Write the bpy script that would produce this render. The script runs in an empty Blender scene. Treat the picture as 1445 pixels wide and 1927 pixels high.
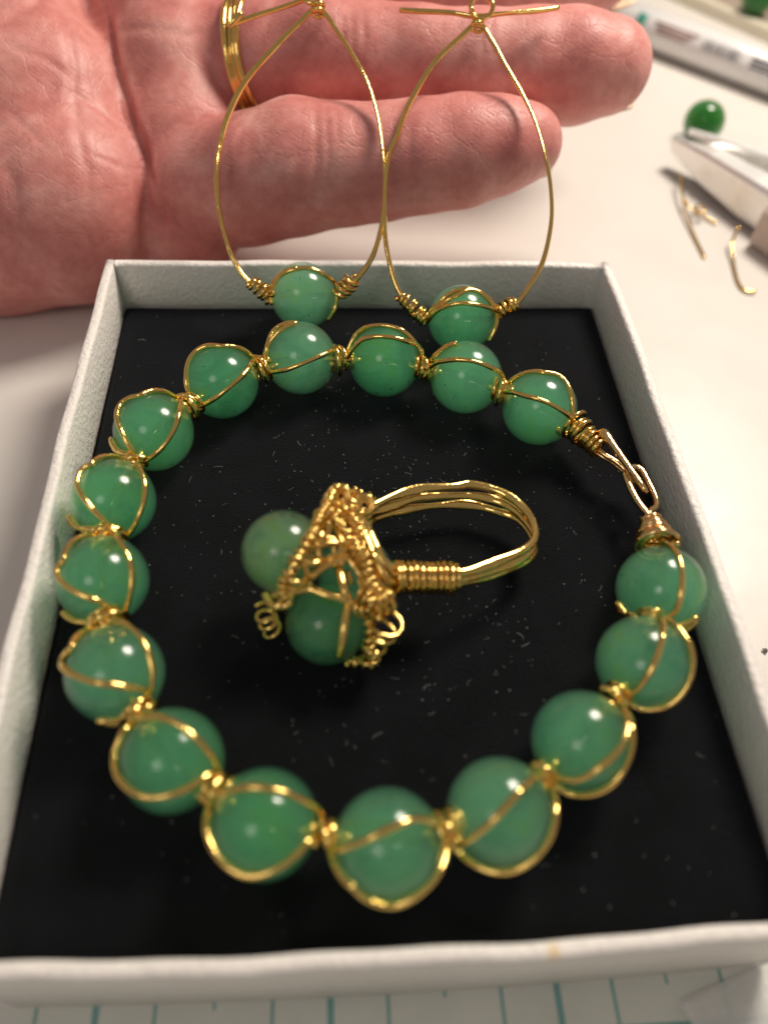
import bpy, math, random
import numpy as np
from mathutils import Vector, Matrix

# All coordinates below are written in centimetres in the frame of the box
# (x along the box front, y away from the viewer, z up, velvet pad top = 0)
# and turned into metres when a mesh is made.
S = 0.01
random.seed(7)
rng = np.random.default_rng(7)
scene = bpy.context.scene
col = scene.collection

# ------------------------------------------------------------------ camera
CAM = np.array([0.0, 0.0, 8.341])
FW = np.array([0.0671299, 0.59609344, -0.80010386])
UP = np.array([0.01726433, 0.80109875, 0.59828316])
RT = np.array([0.99759487, -0.05397594, 0.04348653])
FPX, CX, CY = 1494.67, 722.5, 963.5
cd = bpy.data.cameras.new('camera')
cam = bpy.data.objects.new('camera', cd)
col.objects.link(cam)
M = Matrix(((RT[0], UP[0], -FW[0], CAM[0]*S), (RT[1], UP[1], -FW[1], CAM[1]*S),
            (RT[2], UP[2], -FW[2], CAM[2]*S), (0, 0, 0, 1)))
cam.matrix_world = M
cd.sensor_fit = 'HORIZONTAL'
cd.sensor_width = 36.0
cd.lens = 36.0*FPX/1445.0
cd.clip_start = 0.005
cd.clip_end = 20.0
cd.dof.use_dof = True
cd.dof.focus_distance = 10.9*S
cd.dof.aperture_fstop = cd.lens/2.4
scene.camera = cam

# ------------------------------------------------------------------ light
w = bpy.data.worlds.new('World'); scene.world = w; w.use_nodes = True
bg = w.node_tree.nodes['Background']
bg.inputs['Color'].default_value = (1.0, 0.89, 0.82, 1)
bg.inputs['Strength'].default_value = 0.225

def area(name, loc, target, size, power, color, spread=180):
    ld = bpy.data.lights.new(name, 'AREA'); ld.shape = 'DISK'
    ld.size = size*S; ld.energy = power; ld.color = color
    ld.spread = math.radians(spread)
    o = bpy.data.objects.new(name, ld); col.objects.link(o)
    d = Vector(target)-Vector(loc)
    o.location = Vector(loc)*S
    o.rotation_euler = d.to_track_quat('-Z', 'Y').to_euler()
    return o
area('desk_lamp_light', (15.5, 22.5, 25.0), (0, 7, 0), 10.5, 1.15, (1.0, 0.895, 0.77))
area('room_light', (-13.0, -12.0, 27.0), (0, 6, 0), 12.0, 0.125, (1.0, 0.93, 0.87))

scene.render.engine = 'CYCLES'
scene.cycles.use_denoising = True
scene.cycles.max_bounces = 18
scene.cycles.volume_bounces = 14
scene.cycles.transparent_max_bounces = 16
scene.cycles.caustics_reflective = False
scene.cycles.caustics_refractive = False
scene.cycles.sample_clamp_indirect = 6.0
vs = scene.view_settings
vs.view_transform = 'Standard'; vs.look = 'None'; vs.exposure = 0.0; vs.gamma = 1.0
vs.use_curve_mapping = False

# ------------------------------------------------------------------ places
def ray(px, py):
    return FW + (px-CX)/FPX*RT - (py-CY)/FPX*UP
def PZ(px, py, z):                      # place seen at (px, py), standing z above the pad
    d = ray(px, py); return CAM + d*((z-CAM[2])/d[2])
def PD(px, py, t):                      # place seen at (px, py), t from the lens
    return CAM + ray(px, py)*t
def hit(px, py, c, R):                  # on a ball, or on its limb
    d = ray(px, py); d = d/np.linalg.norm(d)
    oc = CAM-c; b = d@oc; disc = b*b-(oc@oc-R*R)
    if disc > 0:
        return CAM + d*(-b-math.sqrt(disc))
    q = CAM - b*d
    return c + (q-c)/np.linalg.norm(q-c)*R

# ------------------------------------------------------------------ meshes
def mesh(name, V, F, mat, parent=None, base=None, smooth=True, label=None, cat=None, group=None, kind=None):
    V = np.asarray(V, float)
    if base is None:
        base = np.array(parent['base_cm']) if parent is not None and 'base_cm' in parent else np.zeros(3)
    me = bpy.data.meshes.new(name)
    me.from_pydata(((V-base)*S).tolist(), [], F)
    if smooth:
        me.polygons.foreach_set('use_smooth', [True]*len(me.polygons))
    me.materials.append(mat)
    me.update()
    o = bpy.data.objects.new(name, me); col.objects.link(o)
    if parent is not None:
        o.parent = parent
    else:
        o.location = Vector(base)*S
    tag(o, label, cat, group, kind)
    return o
def tag(o, label=None, cat=None, group=None, kind=None):
    if label: o['label'] = label
    if cat: o['category'] = cat
    if group: o['group'] = group
    if kind: o['kind'] = kind
BASES = {}
def thing(name, label, cat, base, group=None):
    o = bpy.data.objects.new(name, None); col.objects.link(o)
    o.location = Vector(base)*S; o.empty_display_size = 0.005
    tag(o, label, cat, group)
    BASES[o.name] = np.asarray(base, float)
    return o
def part(name, VF, mat, parent, smooth=True, label=None, kind=None, root=None):
    b = BASES[(root or parent).name]
    V, F = VF
    o = mesh(name, V, F, mat, parent, b, smooth, label=label, kind=kind)
    return o

def join(*vfs):
    V, F = [], []
    n = 0
    for v, f in vfs:
        V += [tuple(p) for p in v]; F += [tuple(i+n for i in q) for q in f]; n += len(v)
    return V, F

def spline(pts, step=0.05, closed=False):
    P = [np.asarray(p, float) for p in pts]
    n = len(P)
    if n == 2 and not closed:
        k = max(2, int(np.linalg.norm(P[1]-P[0])/step)+1)
        return np.array([P[0]+(P[1]-P[0])*t for t in np.linspace(0, 1, k)])
    out = []
    segs = n if closed else n-1
    for i in range(segs):
        p1, p2 = P[i], P[(i+1) % n]
        p0 = P[(i-1) % n] if (closed or i > 0) else 2*p1-p2
        p3 = P[(i+2) % n] if (closed or i+2 < n) else 2*p2-p1
        k = max(2, int(np.linalg.norm(p2-p1)/step)+1)
        for t in np.linspace(0, 1, k, endpoint=False):
            out.append(.5*((2*p1)+(-p0+p2)*t+(2*p0-5*p1+4*p2-p3)*t*t+(-p0+3*p1-3*p2+p3)*t**3))
    if not closed: out.append(P[-1])
    return np.array(out)

def frames(C, closed=False):
    n = len(C)
    T = np.gradient(C, axis=0)
    if closed:
        T = np.roll(C, -1, 0)-np.roll(C, 1, 0)
    T /= np.linalg.norm(T, axis=1)[:, None]+1e-12
    a = np.array([0, 0, 1.0]) if abs(T[0][2]) < .9 else np.array([1.0, 0, 0])
    N = np.zeros_like(C); N[0] = np.cross(T[0], a); N[0] /= np.linalg.norm(N[0])
    for i in range(1, n):
        v = N[i-1]-T[i]*(N[i-1]@T[i]); N[i] = v/(np.linalg.norm(v)+1e-12)
    return T, N, np.cross(T, N)

def tube(C, r, sides=8, closed=False, flat=None, cap=True):
    """C: points; r: radius or array; flat: (array of squash factors, direction)"""
    C = np.asarray(C, float); n = len(C)
    T, N, B = frames(C, closed)
    r = np.broadcast_to(np.asarray(r, float), (n,))
    ang = np.linspace(0, 2*math.pi, sides, endpoint=False)
    V = C[:, None, :] + r[:, None, None]*(np.cos(ang)[None, :, None]*N[:, None, :]+np.sin(ang)[None, :, None]*B[:, None, :])
    if flat is not None:
        k, d = flat
        d = np.asarray(d, float); d = d/np.linalg.norm(d)
        k = np.broadcast_to(np.asarray(k, float), (n,))
        off = V-C[:, None, :]
        comp = off@d
        V = C[:, None, :] + (off-comp[..., None]*d)*(1/np.sqrt(k))[:, None, None]*1.0 + (comp*k[:, None])[..., None]*d
    V = V.reshape(-1, 3)
    F = []
    m = n if closed else n-1
    for i in range(m):
        a, b = i*sides, ((i+1) % n)*sides
        for j in range(sides):
            j2 = (j+1) % sides
            F.append((a+j, a+j2, b+j2, b+j))
    if not closed and cap:
        F.append(tuple(range(sides-1, -1, -1))); F.append(tuple((n-1)*sides+j for j in range(sides)))
    return V, F

def wire(pts, r=.033, step=.05, sides=8, closed=False, ham=0.0, flat=None):
    C = spline(pts, step, closed)
    rr = np.full(len(C), r)
    if ham:
        s = np.arange(len(C))*step
        rr = r*(1+ham*np.sin(s*9.0+rng.uniform(0, 6))*np.sin(s*3.7+rng.uniform(0, 6)))
    return tube(C, rr, sides, closed, flat)

def coil_pts(axis, R, turns, seg=14, wob=0.0, phase=0.0):
    C = spline(axis, .02); T, N, B = frames(C)
    n = int(turns*seg)+1
    tt = np.linspace(0, 1, n)
    idx = tt*(len(C)-1); i0 = np.minimum(idx.astype(int), len(C)-2); f = (idx-i0)[:, None]
    c = C[i0]*(1-f)+C[i0+1]*f; nn = N[i0]; bb = B[i0]
    Rr = np.interp(tt, np.linspace(0, 1, len(np.atleast_1d(R))), np.atleast_1d(R)) if np.ndim(R) else np.full(n, R)
    if wob:
        k = max(3, int(turns*2)); w_ = np.interp(tt, np.linspace(0, 1, k), rng.uniform(-1, 1, k)); Rr = Rr*(1+wob*w_)
        w2 = np.interp(tt, np.linspace(0, 1, k), rng.uniform(-1, 1, k)); c = c+T[i0]*(w2*wob*.09)[:, None]
    a = tt*turns*2*math.pi+phase
    return c+Rr[:, None]*(np.cos(a)[:, None]*nn+np.sin(a)[:, None]*bb)

def coil(axis, R, turns, r=.03, seg=14, sides=6, wob=0.0, phase=0.0):
    return tube(coil_pts(axis, R, turns, seg, wob, phase), r, sides)

def sphere(c, R, nu=48, nv=28, axis=(0, 0, 1), hole=0.0):
    c = np.asarray(c, float)
    a = np.asarray(axis, float); a = a/np.linalg.norm(a)
    u = np.cross(a, (0, 0, 1.0) if abs(a[2]) < .9 else (1.0, 0, 0)); u /= np.linalg.norm(u); v = np.cross(a, u)
    V = []
    th0 = math.asin(hole/R) if hole else 0
    ths = np.linspace(th0, math.pi-th0, nv)
    for th in ths:
        for ph in np.linspace(0, 2*math.pi, nu, endpoint=False):
            V.append(c+R*(math.cos(th)*a+math.sin(th)*(math.cos(ph)*u+math.sin(ph)*v)))
    F = []
    for i in range(nv-1):
        for j in range(nu):
            j2 = (j+1) % nu
            F.append((i*nu+j, (i+1)*nu+j, (i+1)*nu+j2, i*nu+j2))
    if hole:                                # bored hole through the bead
        n = len(V)
        inner = [V[j] for j in range(nu)]+[V[(nv-1)*nu+j] for j in range(nu)]
        for j in range(nu):
            j2 = (j+1) % nu
            F.append((j, j2, (nv-1)*nu+j2, (nv-1)*nu+j))
    return V, F

def boxvf(x0, x1, y0, y1, z0, z1):
    V = [(x0, y0, z0), (x1, y0, z0), (x1, y1, z0), (x0, y1, z0), (x0, y0, z1), (x1, y0, z1), (x1, y1, z1), (x0, y1, z1)]
    F = [(0, 3, 2, 1), (4, 5, 6, 7), (0, 1, 5, 4), (1, 2, 6, 5), (2, 3, 7, 6), (3, 0, 4, 7)]
    return V, F

# ------------------------------------------------------------------ materials
def mat(name):
    m = bpy.data.materials.new(name); m.use_nodes = True
    nt = m.node_tree; b = nt.nodes['Principled BSDF']
    return m, nt, b
def node(nt, kind, **kw):
    n = nt.nodes.new(kind)
    for k, v in kw.items():
        if k.startswith('i_'):
            n.inputs[k[2:].replace('_', ' ')].default_value = v
        else:
            setattr(n, k, v)
    return n
def coords(nt, scale=100.0):
    tc = node(nt, 'ShaderNodeTexCoord')
    mp = node(nt, 'ShaderNodeMapping'); mp.inputs['Scale'].default_value = (scale,)*3    # back to centimetres
    nt.links.new(tc.outputs['Object'], mp.inputs['Vector'])
    return mp.outputs['Vector']
def noise(nt, vec, scale, detail=3, rough=.5, dist=0.0):
    n = node(nt, 'ShaderNodeTexNoise'); n.inputs['Scale'].default_value = scale
    n.inputs['Detail'].default_value = detail; n.inputs['Roughness'].default_value = rough; n.inputs['Distortion'].default_value = dist
    nt.links.new(vec, n.inputs['Vector']); return n
def ramp(nt, fac, stops):
    r = node(nt, 'ShaderNodeValToRGB'); el = r.color_ramp.elements
    while len(el) < len(stops): el.new(.5)
    for e, (p, c) in zip(el, stops): e.position = p; e.color = c if len(c) == 4 else (*c, 1)
    nt.links.new(fac, r.inputs['Fac']); return r
def bump(nt, b, height, strength, dist_cm, prev=None):
    n = node(nt, 'ShaderNodeBump'); n.inputs['Strength'].default_value = strength; n.inputs['Distance'].default_value = dist_cm*S
    nt.links.new(height, n.inputs['Height'])
    if prev is not None: nt.links.new(prev.outputs['Normal'], n.inputs['Normal'])
    nt.links.new(n.outputs['Normal'], b.inputs['Normal']); return n

def make_jade(name, dens=260.0, color=(.50,.955,.74), aniso=0.25):
    m, nt, b = mat(name)
    nt.nodes.remove(b)
    out = nt.nodes['Material Output']
    oi = node(nt, 'ShaderNodeObjectInfo')
    v = coords(nt)
    add = node(nt, 'ShaderNodeVectorMath', operation='ADD'); sc = node(nt, 'ShaderNodeVectorMath', operation='SCALE'); sc.inputs['Scale'].default_value = 37.0
    cmb = node(nt, 'ShaderNodeCombineXYZ')
    for k in ('X', 'Y', 'Z'): nt.links.new(oi.outputs['Random'], cmb.inputs[k])
    nt.links.new(cmb.outputs[0], sc.inputs[0]); nt.links.new(v, add.inputs[0]); nt.links.new(sc.outputs[0], add.inputs[1])
    n1 = noise(nt, add.outputs[0], 1.6, 4, .6, .8)
    r = ramp(nt, n1.outputs['Fac'], [(.30, (.74, .84, .84)), (.52, (1, 1, 1)), (.74, (1, 1, .66))])  # yellow patches in the tint stand in for light glowing through the stone
    n2 = noise(nt, add.outputs[0], 8.0, 2, .5, 1.2)
    r2 = ramp(nt, n2.outputs['Fac'], [(.68, (1, 1, 1)), (.76, (.55, .62, .60))])
    mul = node(nt, 'ShaderNodeMix', data_type='RGBA', blend_type='MULTIPLY'); mul.inputs['Factor'].default_value = 1
    nt.links.new(r.outputs['Color'], mul.inputs['A']); nt.links.new(r2.outputs['Color'], mul.inputs['B'])
    tr = node(nt, 'ShaderNodeBsdfTransparent'); nt.links.new(mul.outputs['Result'], tr.inputs['Color'])
    gl = node(nt, 'ShaderNodeBsdfGlossy'); gl.inputs['Roughness'].default_value = .1
    n3 = noise(nt, add.outputs[0], 25, 3, .5)
    rr = node(nt, 'ShaderNodeMapRange'); rr.inputs['To Min'].default_value = .09; rr.inputs['To Max'].default_value = .25
    nt.links.new(n3.outputs['Fac'], rr.inputs['Value']); nt.links.new(rr.outputs[0], gl.inputs['Roughness'])
    fr = node(nt, 'ShaderNodeFresnel'); fr.inputs['IOR'].default_value = 1.54
    geo = node(nt, 'ShaderNodeNewGeometry')
    inv = node(nt, 'ShaderNodeMath', operation='SUBTRACT'); inv.inputs[0].default_value = 1; nt.links.new(geo.outputs['Backfacing'], inv.inputs[1])
    mm = node(nt, 'ShaderNodeMath', operation='MULTIPLY'); nt.links.new(fr.outputs[0], mm.inputs[0]); nt.links.new(inv.outputs[0], mm.inputs[1])
    mx = node(nt, 'ShaderNodeMixShader'); nt.links.new(mm.outputs[0], mx.inputs[0]); nt.links.new(tr.outputs[0], mx.inputs[1]); nt.links.new(gl.outputs[0], mx.inputs[2])
    nt.links.new(mx.outputs[0], out.inputs['Surface'])
    vol = node(nt, 'ShaderNodeVolumePrincipled')
    rc = ramp(nt, oi.outputs['Random'], [(0.0, tuple(x**1.25 for x in color)), (.5, color), (1.0, tuple(x**.82 for x in color))])
    nt.links.new(rc.outputs['Color'], vol.inputs['Color'])
    vol.inputs['Density'].default_value = dens
    vol.inputs['Anisotropy'].default_value = aniso
    nt.links.new(vol.outputs[0], out.inputs['Volume'])
    m.cycles.homogeneous_volume = True
    return m
JADE = make_jade('green_stone', 155.0, (.43, .972, .675), .40)
JADE_PALE = make_jade('pale_green_stone', 130.0, (.62, .975, .63), .40)
JADE_DARK = make_jade('deep_green_stone', 520.0, (.03, .38, .04), .2)

def make_gold(name, c, rough, bmp=.25, bscale=22, grime=.35):
    m, nt, b = mat(name)
    v = coords(nt)
    n = noise(nt, v, 5, 3, .6)
    r = ramp(nt, n.outputs['Fac'], [(.3, tuple(x*(1-grime) for x in c)), (.65, c)])
    nt.links.new(r.outputs['Color'], b.inputs['Base Color'])
    b.inputs['Metallic'].default_value = 1.0
    b.inputs['Roughness'].default_value = rough
    n2 = noise(nt, v, bscale, 2, .5)
    bump(nt, b, n2.outputs['Fac'], bmp, .03)
    return m
GOLD = make_gold('gold_wire', (1.0, .68, .215), .10, .12, 22, .15)
GOLD_HAM = make_gold('hammered_gold', (1.0, .69, .225), .11, .22, 7, .15)
GOLD_PINK = make_gold('pinkish_gold_wire', (1.0, .66, .30), .12, .12, 22, .15)  # gold tinted slightly pinker for the hook, eye and eye coil
SILVER = make_gold('steel', (.93, .92, .90), .42, .1, 10, .05)

def make_white_card():
    m, nt, b = mat('embossed_white_card')
    v = coords(nt)
    n0 = noise(nt, v, 1.1, 4, .6)
    r = ramp(nt, n0.outputs['Fac'], [(.25, (.85, .80, .755)), (.7, (.91, .865, .82))])
    # one small yellow glue spot on the front rim
    geo = node(nt, 'ShaderNodeVectorMath', operation='DISTANCE')
    nt.links.new(v, geo.inputs[0]); geo.inputs[1].default_value = tuple(PZ(1040, 1792, .66)-np.array([.6, 5.8, -1.4]))
    rs = ramp(nt, geo.outputs['Value'], [(.03, (.95, .70, .32)), (.085, (1, 1, 1))])
    mul = node(nt, 'ShaderNodeMix', data_type='RGBA', blend_type='MULTIPLY'); mul.inputs['Factor'].default_value = 1
    nt.links.new(r.outputs['Color'], mul.inputs['A']); nt.links.new(rs.outputs['Color'], mul.inputs['B'])
    nt.links.new(mul.outputs['Result'], b.inputs['Base Color'])
    b.inputs['Roughness'].default_value = .5
    vo = node(nt, 'ShaderNodeTexVoronoi', feature='SMOOTH_F1'); vo.inputs['Scale'].default_value = 15; vo.inputs['Smoothness'].default_value = .6
    wv = noise(nt, v, 16, 2, .5, 1.5)
    mixv = node(nt, 'ShaderNodeMix', data_type='VECTOR'); mixv.inputs['Factor'].default_value = .08
    nt.links.new(v, mixv.inputs['A']); nt.links.new(wv.outputs['Color'], mixv.inputs['B'])
    nt.links.new(mixv.outputs['Result'], vo.inputs['Vector'])
    b1 = bump(nt, b, vo.outputs['Distance'], .38, .035)
    bump(nt, b, wv.outputs['Fac'], .30, .035, b1)
    return m
CARD = make_white_card()

def make_velvet():
    m, nt, b = mat('black_velvet')
    v = coords(nt)
    n = noise(nt, v, 1.4, 4, .6)
    r = ramp(nt, n.outputs['Fac'], [(.3, (.0020, .0022, .0028)), (.75, (.0060, .0066, .0084))])
    nt.links.new(r.outputs['Color'], b.inputs['Base Color'])
    b.inputs['Roughness'].default_value = .75
    b.inputs['Specular IOR Level'].default_value = .10
    b.inputs['Sheen Weight'].default_value = .05
    b.inputs['Sheen Roughness'].default_value = .45
    b.inputs['Sheen Tint'].default_value = (.7, .8, 1, 1)
    n2 = noise(nt, v, 45, 3, .75)
    bump(nt, b, n2.outputs['Fac'], 1.0, .04)
    return m
VELVET = make_velvet()

def make_table():
    m, nt, b = mat('white_tabletop')
    v = coords(nt)
    n = noise(nt, v, .25, 4, .55)
    r = ramp(nt, n.outputs['Fac'], [(.3, (.68, .645, .60)), (.7, (.76, .73, .69))])
    # scuffs and small dirt marks
    n2 = noise(nt, v, 2.3, 5, .75)
    r2 = ramp(nt, n2.outputs['Fac'], [(.70, (1, 1, 1)), (.80, (.78, .74, .68))])
    mul = node(nt, 'ShaderNodeMix', data_type='RGBA', blend_type='MULTIPLY'); mul.inputs['Factor'].default_value = .7
    nt.links.new(r.outputs['Color'], mul.inputs['A']); nt.links.new(r2.outputs['Color'], mul.inputs['B'])
    nt.links.new(mul.outputs['Result'], b.inputs['Base Color'])
    n3 = noise(nt, v, 1.2, 5, .7)
    mr = node(nt, 'ShaderNodeMapRange'); mr.inputs['To Min'].default_value = .22; mr.inputs['To Max'].default_value = .5
    nt.links.new(n3.outputs['Fac'], mr.inputs['Value']); nt.links.new(mr.outputs[0], b.inputs['Roughness'])
    n4 = noise(nt, v, .9, 3, .5)
    bump(nt, b, n4.outputs['Fac'], .06, .1)
    return m
TABLE = make_table()

def make_plain(name, c, rough=.5, var=.12, scale=3, **kw):
    m, nt, b = mat(name)
    v = coords(nt)
    n = noise(nt, v, scale, 4, .6)
    r = ramp(nt, n.outputs['Fac'], [(.3, tuple(x*(1-var) for x in c)), (.7, c)])
    nt.links.new(r.outputs['Color'], b.inputs['Base Color'])
    b.inputs['Roughness'].default_value = rough
    for k, x in kw.items(): b.inputs[k.replace('_', ' ')].default_value = x
    return m

def make_skin():
    m, nt, b = mat('skin')
    v = coords(nt)
    n = noise(nt, v, .9, 5, .6, .4)
    r = ramp(nt, n.outputs['Fac'], [(.28, (.53, .165, .150)), (.5, (.67, .265, .234)), (.72, (.78, .41, .365))])
    n1 = noise(nt, v, 6, 3, .6)
    r1 = ramp(nt, n1.outputs['Fac'], [(.3, (.86, .78, .78)), (.65, (1.04, 1.04, 1.04))])
    mul = node(nt, 'ShaderNodeMix', data_type='RGBA', blend_type='MULTIPLY'); mul.inputs['Factor'].default_value = .8
    nt.links.new(r.outputs['Color'], mul.inputs['A']); nt.links.new(r1.outputs['Color'], mul.inputs['B'])
    nt.links.new(mul.outputs['Result'], b.inputs['Base Color'])
    b.inputs['Subsurface Weight'].default_value = .40
    b.inputs['Subsurface Radius'].default_value = (1.0, .42, .30)
    b.inputs['Subsurface Scale'].default_value = .16*S
    b.inputs['Roughness'].default_value = .44
    b.inputs['Specular IOR Level'].default_value = .45
    # papillary ridges and fine cross lines
    wv = node(nt, 'ShaderNodeTexWave', wave_type='BANDS', bands_direction='DIAGONAL')
    wv.inputs['Scale'].default_value = 5.5; wv.inputs['Distortion'].default_value = 9.0; wv.inputs['Detail'].default_value = 2.0; wv.inputs['Detail Scale'].default_value = .35
    nt.links.new(v, wv.inputs['Vector'])
    b0 = bump(nt, b, wv.outputs['Fac'], .06, .015)
    vo = node(nt, 'ShaderNodeTexVoronoi', feature='DISTANCE_TO_EDGE'); vo.inputs['Scale'].default_value = 9.5
    wn = noise(nt, v, 3, 3, .6)
    mixv = node(nt, 'ShaderNodeMix', data_type='VECTOR'); mixv.inputs['Factor'].default_value = .25
    nt.links.new(v, mixv.inputs['A']); nt.links.new(wn.outputs['Color'], mixv.inputs['B']); nt.links.new(mixv.outputs['Result'], vo.inputs['Vector'])
    rv = ramp(nt, vo.outputs['Distance'], [(0, (0, 0, 0)), (.07, (1, 1, 1))])
    b1 = bump(nt, b, rv.outputs['Color'], .14, .02, b0)
    # sparse network of longer palm lines
    vo2 = node(nt, 'ShaderNodeTexVoronoi', feature='DISTANCE_TO_EDGE'); vo2.inputs['Scale'].default_value = 2.4
    wn2 = noise(nt, v, 1.2, 4, .65)
    mixw = node(nt, 'ShaderNodeMix', data_type='VECTOR'); mixw.inputs['Factor'].default_value = .45
    nt.links.new(v, mixw.inputs['A']); nt.links.new(wn2.outputs['Color'], mixw.inputs['B']); nt.links.new(mixw.outputs['Result'], vo2.inputs['Vector'])
    rv2 = ramp(nt, vo2.outputs['Distance'], [(0, (0, 0, 0)), (.035, (1, 1, 1))])
    b1 = bump(nt, b, rv2.outputs['Color'], .22, .02, b1)
    n5 = noise(nt, v, 24, 3, .6)
    bump(nt, b, n5.outputs['Fac'], .28, .02, b1)
    return m
SKIN = make_skin()
NAIL = make_plain('fingernail', (.80, .66, .48), .3, .1, 4)

# ------------------------------------------------------------------ table, paper
TZ = -1.40
tb = mesh('table_top', *boxvf(-60, 60, -30, 60, TZ-2.5, TZ), TABLE, base=np.array([0, 0, TZ]), smooth=False, kind='structure')

def make_grid_paper():
    m, nt, b = mat('grid_paper')
    v = coords(nt)
    sx = node(nt, 'ShaderNodeSeparateXYZ'); nt.links.new(v, sx.inputs[0])
    def math_(op, a, bb=None):
        n = node(nt, 'ShaderNodeMath', operation=op)
        for i, q in enumerate((a, bb)):
            if q is None: continue
            if isinstance(q, (int, float)): n.inputs[i].default_value = q
            else: nt.links.new(q, n.inputs[i])
        return n.outputs[0]
    G = .60
    def lines(coord, period, off, half):
        f = math_('ABSOLUTE', math_('SUBTRACT', math_('FRACT', math_('ADD', math_('DIVIDE', math_('SUBTRACT', coord, off), period), .5)), .5))
        return math_('LESS_THAN', math_('MULTIPLY', f, period), half)
    x, y = sx.outputs['X'], sx.outputs['Y']
    big = lines(x, G*4, 0.0, .035)
    mid1 = lines(x, G*4, G, .018)
    mid2 = lines(x, G*4, 3*G, .018)
    dash = math_('MULTIPLY', lines(x, G*4, 2*G, .015), math_('LESS_THAN', math_('FRACT', math_('DIVIDE', y, .6)), .42))
    hor = lines(y, G*4, float(PZ(1420, 1919, TZ+.03)[1]-PZ(622, 1890, TZ+.03)[1]), .022)
    tot = math_('MINIMUM', math_('ADD', math_('ADD', math_('ADD', big, mid1), math_('ADD', mid2, dash)), hor), 1.0)
    n = noise(nt, v, 1.0, 4, .6)
    r = ramp(nt, n.outputs['Fac'], [(.3, (.68, .69, .62)), (.7, (.76, .77, .70))])
    mx = node(nt, 'ShaderNodeMix', data_type='RGBA')
    mx.inputs['B'].default_value = (.10, .36, .34, 1)
    nt.links.new(r.outputs['Color'], mx.inputs['A'])
    nt.links.new(math_('MULTIPLY', tot, .85), mx.inputs['Factor'])
    nt.links.new(mx.outputs['Result'], b.inputs['Base Color'])
    b.inputs['Roughness'].default_value = .35
    return m
px0 = PZ(622, 1890, TZ+.03)
mesh('grid_paper', *boxvf(-9, 10, -9, 2.6, TZ+.004, TZ+.03), make_grid_paper(), base=np.array([px0[0], px0[1], TZ]), smooth=False,
     label='white paper printed with teal grid lines under the front of the box', cat='paper')

# ------------------------------------------------------------------ box
XL, XR, YF, YB, RIM = -3.24, 4.42, 1.12, 10.50, .70
WT = .15
box = thing('gift_box', 'white embossed cardboard jewellery box without lid holding the black pad', 'box', (.6, 5.8, TZ))
def wall(A, B, nrm, bow, h0, h1, n=40, t=WT, lean=0.0):
    """wall from A to B (inner face line, at rim), nrm points outward"""
    A, B, nrm = (np.array([*q, 0.0]) if len(q) == 2 else np.asarray(q, float) for q in (A, B, nrm))
    prof = [(0.0, h0), (0.0, h1-.05), (.012, h1-.018), (.04, h1), (t-.04, h1), (t-.012, h1-.018), (t, h1-.05), (t, h0)]
    V = []; F = []
    for i in range(n+1):
        s = i/n
        wob = .010*math.sin(s*17+A[0])+.006*math.sin(s*41+A[1])
        for (o, z) in prof:
            lift = .008*math.sin(s*23+A[1]) if z > h1-.06 else 0
            zz = (z-h0)/(h1-h0)
            V.append(A+(B-A)*s+nrm*(o+bow*4*s*(1-s)+wob*zz+lean*zz)+np.array([0, 0, z+lift]))
    m = len(prof)
    for i in range(n):
        for j in range(m):
            j2 = (j+1) % m
            F.append((i*m+j, i*m+j2, (i+1)*m+j2, (i+1)*m+j))
    F.append(tuple(range(m))); F.append(tuple(n*m+j for j in range(m-1, -1, -1)))
    return V, F
part('wall', wall((XL, YF-WT), (XL, YB+WT), (-1, 0), .05, TZ+.1, RIM), CARD, box)
part('wall', wall((XR, YB+WT), (XR, YF-WT), (1, 0), .03, TZ+.1, RIM-.006), CARD, box)
part('wall', wall((XL+.002, YF), (XR-.002, YF), (0, -1), .07, TZ+.1, RIM+.004), CARD, box)
part('wall', wall((XR-.002, YB), (XL+.002, YB), (0, 1), .03, TZ+.1, RIM-.003), CARD, box)
part('bottom_panel', boxvf(XL-WT+.004, XR+WT-.004, YF-WT+.004, YB+WT-.004, TZ+.004, TZ+.0995), CARD, box, smooth=False)

# ------------------------------------------------------------------ pad
def pad():
    nx, ny = 90, 110
    x0, x1, y0, y1 = XL+.02, XR-.02, YF+.02, YB-.05
    V = []; F = []
    for j in range(ny+1):
        for i in range(nx+1):
            x = x0+(x1-x0)*i/nx; y = y0+(y1-y0)*j/ny
            e = min(x-x0, x1-x, y-y0, y1-y)
            z = -.10*math.exp(-e/.05)+.008*math.sin(x*1.7+1)*math.sin(y*1.3)
            V.append((x, y, z))
    for j in range(ny):
        for i in range(nx):
            a = j*(nx+1)+i
            F.append((a, a+1, a+nx+2, a+nx+1))
    ring = [i for i in range(nx+1)]+[j*(nx+1)+nx for j in range(1, ny+1)]+[ny*(nx+1)+i for i in range(nx-1, -1, -1)]+[j*(nx+1) for j in range(ny-1, 0, -1)]
    n = len(V)
    for k in ring: V.append((V[k][0], V[k][1], TZ+.102))
    L = len(ring)
    for k in range(L):
        k2 = (k+1) % L
        F.append((ring[k], n+k, n+k2, ring[k2]))
    F.append(tuple(n+k for k in range(L-1, -1, -1)))
    return V, F
mesh('foam_pad', *pad(), VELVET, base=np.array([.6, 5.8, TZ+.102]), label='black velvet covered foam pad filling the white box', cat='pad')

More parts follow.
